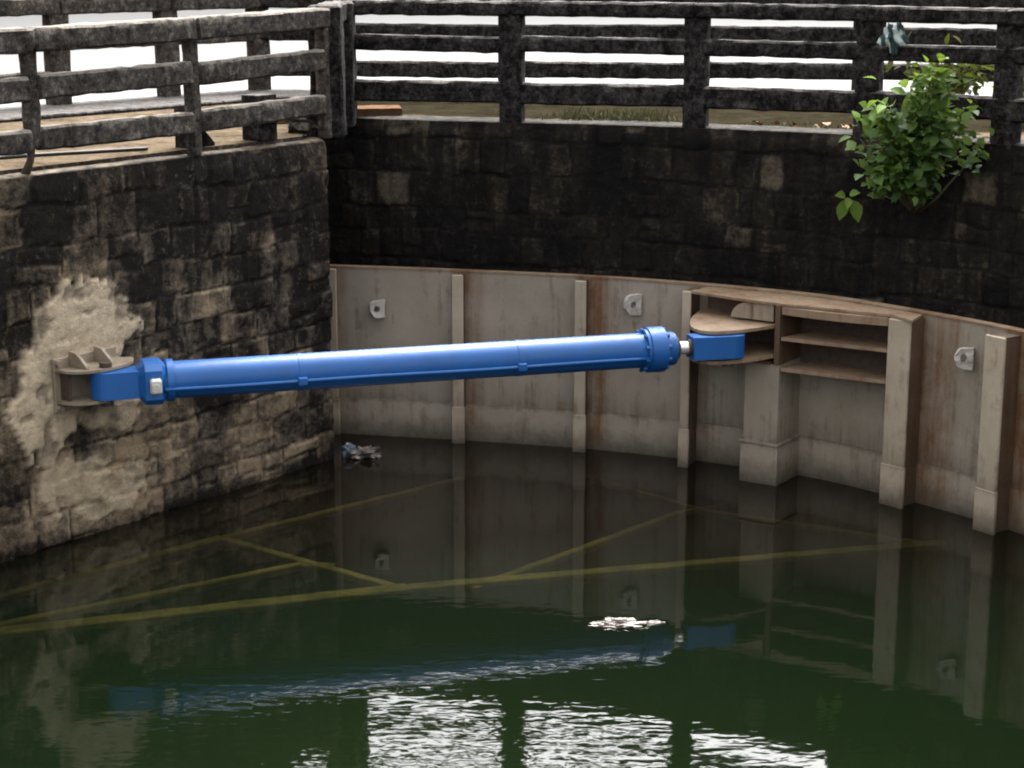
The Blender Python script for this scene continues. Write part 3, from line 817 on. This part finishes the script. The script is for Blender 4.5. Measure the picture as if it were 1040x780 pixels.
# gland flange
mb = MB(); mb.lathe(at(4.12), u, [(0, 0.145), (0.004, 0.165), (0.03, 0.165), (0.031, 0.178), (0.16, 0.178), (0.164, 0.170), (0.165, 0.14), (0.255, 0.13), (0.26, 0.1)], 48)
for k in range(10):
    a = 2 * math.pi * (k + .5) / 10
    mb.tube([at(4.10, .158 * math.cos(a), .158 * math.sin(a)), at(4.125, .158 * math.cos(a), .158 * math.sin(a))], 0.016, 6)
    mb.tube([at(4.284, .155 * math.cos(a), .155 * math.sin(a)), at(4.308, .155 * math.cos(a), .155 * math.sin(a))], 0.016, 6)
mb.build('gland_flange', M['blue'], cyl, smooth=True, auto=30)
mb = MB(); mb.tube([at(4.37), at(4.56)], 0.052, 28); mb.build('piston_rod', M['chrome'], cyl, smooth=True, auto=40)
mb = MB(); mb.lathe(at(4.378), u, [(0, .05), (.001, .088), (.03, .088), (.04, .066), (.041, .05)], 32); mb.build('wiper_ring', M['dark_steel'], cyl, smooth=True, auto=30)
mb = MB(); mb.lathe(at(4.492), u, [(0, .05), (.001, .064), (.028, .064), (.029, .05)], 32); mb.build('rod_collar', M['dark_steel'], cyl, smooth=True, auto=30)
mb = MB()
poly = [at(4.52, -0.085, -0.09), at(4.52, 0.085, -0.09)] + [at(4.86 + 0.11 * math.cos(a), 0.11 * math.sin(a), -0.09) for a in [math.pi / 2 - math.pi * k / 14 for k in range(15)]]
mb.plate(poly, (0, 0, 0.18)); mb.build('rod_eye', M['blue'], cyl)
mb = MB(); mb.tube([at(4.84, 0, -0.17), at(4.84, 0, 0.115)], 0.045, 20); mb.build('pin', M['dark_steel'], cyl, smooth=True, auto=30)
# oil pipe along the front of the barrel with two clamps
pr = [at(0.42, 0.158, -0.034)] + [at(0.5 + 3.5 * k / 12, 0.143, -0.038 - 0.003 * math.sin(k)) for k in range(13)] + [at(4.13, 0.152, -0.036)]
mb = MB(); mb.tube(pr, 0.014, 12); mb.build('oil_pipe', M['blue'], cyl, smooth=True)
for s in (1.42, 3.10):
    mb = MB(); mb.frame_box(at(s, 0.144, -0.038), u, sdv, Z, 0.035, 0.026, 0.030, 0.006)
    mb.tube([at(s, .16, -.038), at(s, .178, -.038)], .01, 6)
    mb.lathe(at(s - .018), u, [(0, .1365), (.001, .1395), (.035, .1395), (.036, .1365)], 48)
    mb.build('pipe_clamp', M['blue'], cyl)

# ------------------------------------------------------------------ bracket on the stone wall
wp = A - LN * 0.272; wp = Vector((wp.x, wp.y, 0))
br = thing('wall_bracket', (wp.x, wp.y, 1.2), 'tan steel clevis bracket fixed in the plaster patch, holding the blue cylinder base', 'bracket')
def wpt(s, o, z): p = wp - LW * s + LN * o; return Vector((p.x, p.y, z))
def wall_plate(z, th, L, R, out):
    poly = [wpt(L, -0.03, z), wpt(L, 0.12, z)]
    cx = (L + R) / 2 + 0.03
    poly += [wpt(cx - (cx - L) * math.cos(a), 0.12 + (out - .12) * math.sin(a), z) for a in [math.pi * k / 14 for k in range(1, 14)]]
    poly += [wpt(R, 0.12, z), wpt(R, -0.03, z)]
    mb = MB(); mb.plate(poly, (0, 0, th)); mb.build('clevis_plate', M['bracket'], br)
wall_plate(1.305, 0.020, -0.26, 0.31, 0.34); wall_plate(1.075, 0.020, -0.26, 0.28, 0.33)
mb = MB(); mb.frame_box(wpt(0.02, 0.045, 1.2), LW, LN, Z, 0.29, 0.018, 0.20, 0.006); mb.build('back_plate', M['bracket'], br)
for s in (-0.13, 0.10):
    mb = MB(); mb.plate([wpt(s, 0.06, 1.328), wpt(s, 0.25, 1.328), wpt(s, .24, 1.35), wpt(s, 0.14, 1.425), wpt(s, 0.06, 1.435)], LW * -0.026)
    mb.build('gusset', M['bracket'], br)
mb = MB(); mb.plate([wpt(-.22, 0.062, 1.098), wpt(-.22, .16, 1.098), wpt(-.22, .16, 1.308), wpt(-.22, .062, 1.308)], LW * -0.02); mb.build('side_plate', M['dark_steel'], br)
for (s, z) in ((-0.24, 1.365), (-0.24, 1.035), (0.27, 1.035)):
    mb = MB(); mb.tube([wpt(s, 0.05, z), wpt(s, 0.095, z)], 0.026, 6)
    mb.build('anchor_bolt', M['bracket'], br)

# ------------------------------------------------------------------ submerged frame
fr = thing('submerged_frame', (0, 12.5, -0.45), 'ochre rusty frame of straight beams lying just under the green water', 'steel frame')
def px2(x, y, z): return Vector((x, y, z))
BEAMS = []  # filled from world points
BEAMS_W = [((-3.816, 11.771), (-0.745, 12.787), 0.14), ((-0.745, 12.787), (3.359, 13.83), 0.11), ((-3.972, 12.299), (-2.27, 13.953), 0.09), ((-2.27, 13.953), (-0.428, 15.634), 0.07), ((-2.27, 13.953), (-0.743, 12.745), 0.08), ((-3.614, 11.992), (-1.587, 13.335), 0.07), ((-1.62, 13.355), (-1.33, 13.30), 0.10), ((-0.285, 12.829), (1.388, 14.681), 0.07), ((1.388, 14.681), (2.336, 15.216), 0.04), ((0.521, 15.883), (1.557, 14.763), 0.05), ((1.557, 14.763), (3.321, 13.83), 0.06)]
for i, (a, b, w) in enumerate(BEAMS_W):
    mb = MB(); zz = -0.24 - 0.003 * i
    mb.beam((a[0], a[1], zz), (b[0], b[1], zz), w, 0.05, 0.008, 0, 0.005, 0.15)
    mb.build('beam', M['ochre'], fr)

# ------------------------------------------------------------------ vegetation
def leaf_mesh(mb_list, p, d, nrm, L, W, rv):
    """one folded, pointed oval leaf"""
    side = d.cross(nrm).normalized(); nrm = side.cross(d).normalized()
    prof = [(0, 0.0), (0.18, 0.62), (0.42, 1.0), (0.7, 0.72), (1.0, 0.0)]
    V = []; 
    for (t, w) in prof:
        droop = -0.28 * t * t * L
        c = p + d * (t * L) + nrm * droop
        V.append((c + side * (w * W / 2) + nrm * (w * W * 0.16), c, c - side * (w * W / 2) + nrm * (w * W * 0.16)))
    mb_list.append((V, rv))
def build_leaves(name, leaves, mat, parent):
    verts = []; faces = []; rv = []
    for V, r in leaves:
        b = len(verts)
        for trip in V:
            verts += [tuple(x) for x in trip]; rv += [r] * 3
        for k in range(len(V) - 1):
            i = b + k * 3
            faces += [[i, i + 3, i + 4, i + 1], [i + 1, i + 4, i + 5, i + 2]]
    mb = MB(); mb.add(verts, faces); o = mb.build(name, mat, parent, smooth=True)
    at_ = o.data.attributes.new('leaftone', 'FLOAT', 'POINT'); at_.data.foreach_set('value', rv)
    return o
def rdir(up=0.2, out=None, spread=1.0):
    v = Vector((random.gauss(0, 1), random.gauss(0, 1), random.gauss(0, 1) * 0.7 + up))
    if out is not None: v = v * spread + out
    return v.normalized()

# bush rooted in the wall
root = curve_at(BACK, 3.28); R0 = root[0] + root[2] * 0.05
BR = Vector((R0.x, R0.y, 2.17))
bush = thing('bush', BR, 'leafy green bush growing out of the top of the dark wall, against the railing', 'bush')
st = MB(); leaves = []
tips = []
camdir = Vector((-0.2, -1, 0))
clumps = []
for k in range(34):
    a = random.uniform(-1.05, 1.0); hgt = random.uniform(0.22, 1.12)
    wx = 0.40 * math.sin(math.pi * min(1, (hgt + .1) / 1.25)) + 0.08
    tip = BR + Vector((a * wx - 0.03, -0.22 - 0.16 * random.random() - 0.05 * a, hgt))
    mid = BR.lerp(tip, 0.5) + Vector((a * 0.04, -0.10, 0.02))
    st.tube([BR + Vector((a * .03, 0.02, 0)), BR.lerp(mid, .5) + Vector((0, -.05, -.02)), mid, mid.lerp(tip, .6) + Vector((random.gauss(0, .02), 0, .02)), tip], [0.012, 0.009, 0.007, 0.005, 0.003], 6)
    clumps.append((mid, tip))
st.build('stem', M['stem'], bush, smooth=True)
for (mid, tip) in clumps:
    for k in range(33):
        t_ = random.uniform(0.0, 1.1)
        p = mid.lerp(tip, t_) + Vector((random.gauss(0, .07), random.gauss(0, .06), random.gauss(0, .05)))
        d = rdir(0.0, (tip - mid).normalized() * 0.5 + Vector((0, -.5, -.15)), 0.8)
        n_ = rdir(1.2, Vector((0, -.5, .6)), 0.5)
        L = random.uniform(0.07, 0.145)
        leaf_mesh(leaves, p, d, n_, L, L * random.uniform(0.55, 0.72), min(1, max(0, random.gauss(.35, .22) + .35 * (p.z - BR.z - .5) - 0.3 * (p.x - BR.x))))  # random tone plus painted light: paler upwards, darker to the right
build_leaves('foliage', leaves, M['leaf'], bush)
top = []  # clump in a brighter green, light from upper left painted into it
for k in range(12):
    p = BR + Vector((-0.36 + random.gauss(0, .09), -0.30 + random.gauss(0, .05), 0.93 + random.gauss(0, .11)))
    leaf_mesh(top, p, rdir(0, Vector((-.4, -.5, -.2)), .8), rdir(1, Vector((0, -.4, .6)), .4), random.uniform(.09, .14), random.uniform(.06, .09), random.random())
f = build_leaves('lit_foliage', top, M['leaf_bright'], bush); f['label'] = 'leaves at the upper left of the bush, light put into their brighter green'

# small seedling on the wall, lower left of the bush
r2 = curve_at(BACK, 2.78); S0 = r2[0] + r2[2] * 0.04; SR = Vector((S0.x, S0.y, 2.16))
sd = thing('seedling', SR, 'small seedling with bright green leaves on the black wall, lower left of the bush', 'plant')
mb = MB(); mb.tube([SR, SR + Vector((-.01, -.06, .06)), SR + Vector((0, -.13, .10))], [.006, .005, .003], 6); mb.build('stem', M['stem'], sd, smooth=True)
lv = []
for (dx, dz, L, dd) in ((-.09, .0, .17, (-.15, -.2, -1)), (.05, .0, .19, (.35, -.25, -.9)), (-.07, .10, .12, (-.4, -.5, .1)), (.0, .12, .11, (.3, -.6, .2)), (-.02, .05, .12, (-.1, -.7, -.4))):
    leaf_mesh(lv, SR + Vector((dx * .5, -.12, .09 + dz * .4)), Vector(dd).normalized(), Vector((0.1, -1, .45)).normalized(), L, L * .62, random.random())
build_leaves('foliage', lv, M['leaf_bright'], sd)

# olive shrubs beyond the platform on the right
def shrub(x, y, z, w, h, n, label, seed):
    random.seed(seed)
    b = Vector((x, y, z)); s = thing('shrub', b, label, 'shrub', 'shrubs behind the railing')
    mb = MB(); lv = []
    for k in range(10):
        a = random.uniform(-1, 1); tip = b + Vector((a * w, random.uniform(-.25, .25), h * random.uniform(.45, 1)))
        mb.tube([b + Vector((a * .05, 0, 0)), b.lerp(tip, .5) + Vector((a * .05, 0, .05)), tip], [.012, .008, .004], 5)
        for j in range(n // 10):
            p = b.lerp(tip, random.uniform(.25, 1.05)) + Vector((random.gauss(0, .09), random.gauss(0, .09), random.gauss(0, .07)))
            L = random.uniform(.07, .14)
            leaf_mesh(lv, p, rdir(.1), rdir(1), L, L * .5, random.random())
    mb.build('stem', M['stem'], s, smooth=True); build_leaves('foliage', lv, M['leaf_olive'], s)
shrub(4.25, 18.55, HT - 0.012, 0.42, 0.50, 420, 'olive shrub on the platform behind the bush, seen through the railing gaps', 5)
shrub(4.72, 16.35, HT - 0.012, 0.55, 0.55, 420, 'olive shrub on the platform at the right edge of the photo', 6)
random.seed(21)

# grass tufts along the platform edge
def grass(cx0, cx1, n, hmax):
    lv = []
    for k in range(n):
        x = random.uniform(cx0, cx1); p, t_, n_ = curve_at(BACK, x)
        q = p - n_ * random.uniform(0.25, 0.75); L = random.uniform(.4, 1) * hmax
        d = Vector((random.gauss(0, .35), random.gauss(0, .35), 1)).normalized()
        leaf_mesh(lv, Vector((q.x, q.y, HT - 0.014)), d, rdir(0), L, 0.012, random.random())
    return lv
lv = grass(.35, 1.15, 420, .15) + grass(.1, 1.4, 160, .08) + grass(2.0, 2.7, 60, .06) + grass(3.9, 4.6, 260, .16)
tag(build_leaves('grass', lv, M['grass'], None), 'short grass sprouting along the platform edge behind the railing', 'grass', kind='stuff')

# ------------------------------------------------------------------ odds and ends
zf = HT - 0.012
def flat_board(name, c, d, L, W, T, tilt, mat, label, cat):
    o = thing(name, (c[0], c[1], zf), label, cat)
    d = Vector((d[0], d[1], tilt)).normalized(); sd = Vector((-d.y, d.x, 0)).normalized(); up = d.cross(sd)
    mb = MB(); mb.frame_box(Vector((c[0], c[1], zf + T / 2 + abs(tilt) * L / 2 + .002)), d, sd, up, L / 2, W / 2, T / 2, 0.004, 0, 0.004, 6, 2, 1)
    mb.build('plank', mat, o); return o
flat_board('board', (-1.27, 17.12), (1, .15), .52, .34, .09, .0, M['wood'], 'orange-brown wooden board lying on the platform behind the black railing', 'board')
flat_board('board', (-2.03, 16.6), (1, .4), .55, .30, .05, .0, M['wood_yellow'], 'yellow-brown board lying behind the last bay of the left railing', 'board')
flat_board('block', (-2.03, 15.12), (.61, .79), .20, .20, .36, 0, M['conc_back'], 'dark concrete block standing behind the last bay of the left railing', 'block')
# fallen cable on the platform
pts = [along_left(5.2, 1.0), along_left(4.2, .85), along_left(3.2, .78), along_left(2.6, .72), along_left(2.0, .5), along_left(1.62, .35)]
mb = MB(); mb.tube([Vector((p.x, p.y, zf + .014)) for p in catmull([(p.x, p.y) for p in pts], .08)], .014, 8)
tag(mb.build('cable', M['cable'], None, smooth=True), 'dark cable lying along the dusty platform behind the left railing', 'cable')
# dry leaves on the platform
lv = []
for k in range(26):
    x = random.uniform(1.75, 2.65); p, t_, n_ = curve_at(BACK, x); q = p - n_ * random.uniform(.3, .8)
    leaf_mesh(lv, Vector((q.x, q.y, zf + .012)), rdir(-.1), rdir(1.5), random.uniform(.05, .1), .045, random.random())
tag(build_leaves('fallen_leaves', lv, M['leaf_dry'], None), 'brown fallen leaves scattered on the platform edge', 'leaves', kind='stuff')

def crumple(name, c, rx, ry, rz, mat, label, cat, seed, amp=0.45, parent=None, sub=24):
    """crumpled closed bag-like lump"""
    mb = MB(); V = []; F = []; nu, nv = sub, sub // 2
    for j in range(nv + 1):
        th = math.pi * j / nv
        for i in range(nu):
            ph = 2 * math.pi * i / nu
            d = Vector((math.sin(th) * math.cos(ph), math.sin(th) * math.sin(ph), math.cos(th)))
            k = 1 + amp * mnoise.noise(d * 1.7 + Vector((seed, 0, 0))) + amp * .5 * abs(mnoise.noise(d * 4.5 + Vector((0, seed, 0)))) * 2 - amp * .4
            V.append(Vector(c) + Vector((d.x * rx, d.y * ry, d.z * rz)) * k)
    for j in range(nv):
        for i in range(nu):
            F.append([j * nu + i, (j + 1) * nu + i, (j + 1) * nu + (i + 1) % nu, j * nu + (i + 1) % nu])
    mb.add(V, F); o = mb.build(name, mat, parent, smooth=False, origin=c)
    if label: tag(o, label, cat)
    return o
# green cloth bag caught on the railing
cb = along_back(3.07, -0.03)
crumple('cloth', (cb.x, cb.y, HT + 0.80), .105, .06, .125, M['cloth'], 'crumpled green and white cloth caught on the black railing above the bush', 'cloth', 2.3, .55)
crumple('rubble', (-1.70, 15.72, HT + .08), .17, .14, .13, M['conc_left'], 'broken lump of concrete lying by the corner post of the railing', 'rubble', 3.7, .6, None, 28)
# debris drifting on the water
fl = thing('plastic_bag', (0.72, 11.42, 0), 'pale crumpled plastic bag floating in the middle of the water', 'plastic bag')
crumple('bag_body', (0.70, 11.42, 0.0), .17, .07, .028, M['plastic_white'], None, None, 4.1, .8, fl, 36)
crumple('loose_end', (0.93, 11.46, 0.0), .06, .025, .014, M['plastic_white'], None, None, 8.1, .5, fl, 20)
crumple('plastic_wrapper', (-1.26, 15.48, 0.03), .13, .10, .05, M['plastic_white'], 'white plastic wrapper washed up at the foot of the wall corner', 'rubbish', 6.2, .8, None, 30)
crumple('plastic_bottle', (-1.40, 15.50, 0.05), .07, .07, .06, M['plastic_blue'], 'dull blue plastic scrap beside the white wrapper at the wall corner', 'rubbish', 1.2, .6, None, 20)

# ------------------------------------------------------------------ light
SUN_EL, SUN_AZ = math.radians(52), math.radians(12)           # azimuth clockwise from +Y: high, ahead of the camera, behind cloud
w = bpy.data.worlds.new('World'); scene.world = w; w.use_nodes = True
nt = w.node_tree; bg = nt.nodes['Background']
sky = nt.nodes.new('ShaderNodeTexSky'); sky.sky_type = 'NISHITA'; sky.sun_disc = False
sky.sun_elevation = SUN_EL; sky.sun_rotation = SUN_AZ
sky.air_density = 1.0; sky.dust_density = 8.0; sky.ozone_density = 1.0
hs = nt.nodes.new('ShaderNodeHueSaturation'); hs.inputs['Saturation'].default_value = 0.05   # cloud veil: nearly white sky
nt.links.new(sky.outputs[0], hs.inputs['Color']); nt.links.new(hs.outputs[0], bg.inputs[0])
bg.inputs[1].default_value = 0.15
sl = bpy.data.lights.new('sun', 'SUN'); sl.energy = 1.0; sl.angle = math.radians(25); sl.color = (1.0, 0.95, 0.87)
so = bpy.data.objects.new('sun', sl); COL.objects.link(so)
sdir = Vector((math.sin(SUN_AZ) * math.cos(SUN_EL), math.cos(SUN_AZ) * math.cos(SUN_EL), math.sin(SUN_EL)))
so.rotation_euler = (-sdir).to_track_quat('-Z', 'Y').to_euler(); so.location = (0, 30, 40)

# ------------------------------------------------------------------ camera
cd = bpy.data.cameras.new('camera'); cam = bpy.data.objects.new('camera', cd); COL.objects.link(cam)
cd.sensor_width = 36; cd.lens = 36 * 1900 / 1040; cd.clip_end = 5000; cd.clip_start = 0.1
cam.location = (0, 0, 4.3); cam.rotation_euler = (math.radians(90 - 13.3), 0, 0)
scene.camera = cam

vs = scene.view_settings; vs.view_transform = 'Standard'; vs.look = 'None'; vs.exposure = 2.12; vs.gamma = 1
vs.use_curve_mapping = False
scene.cycles.use_denoising = True
scene.cycles.max_bounces = 8; scene.cycles.transparent_max_bounces = 12
scene.cycles.filter_width = 2.0
scene.cycles.caustics_reflective = False; scene.cycles.caustics_refractive = False
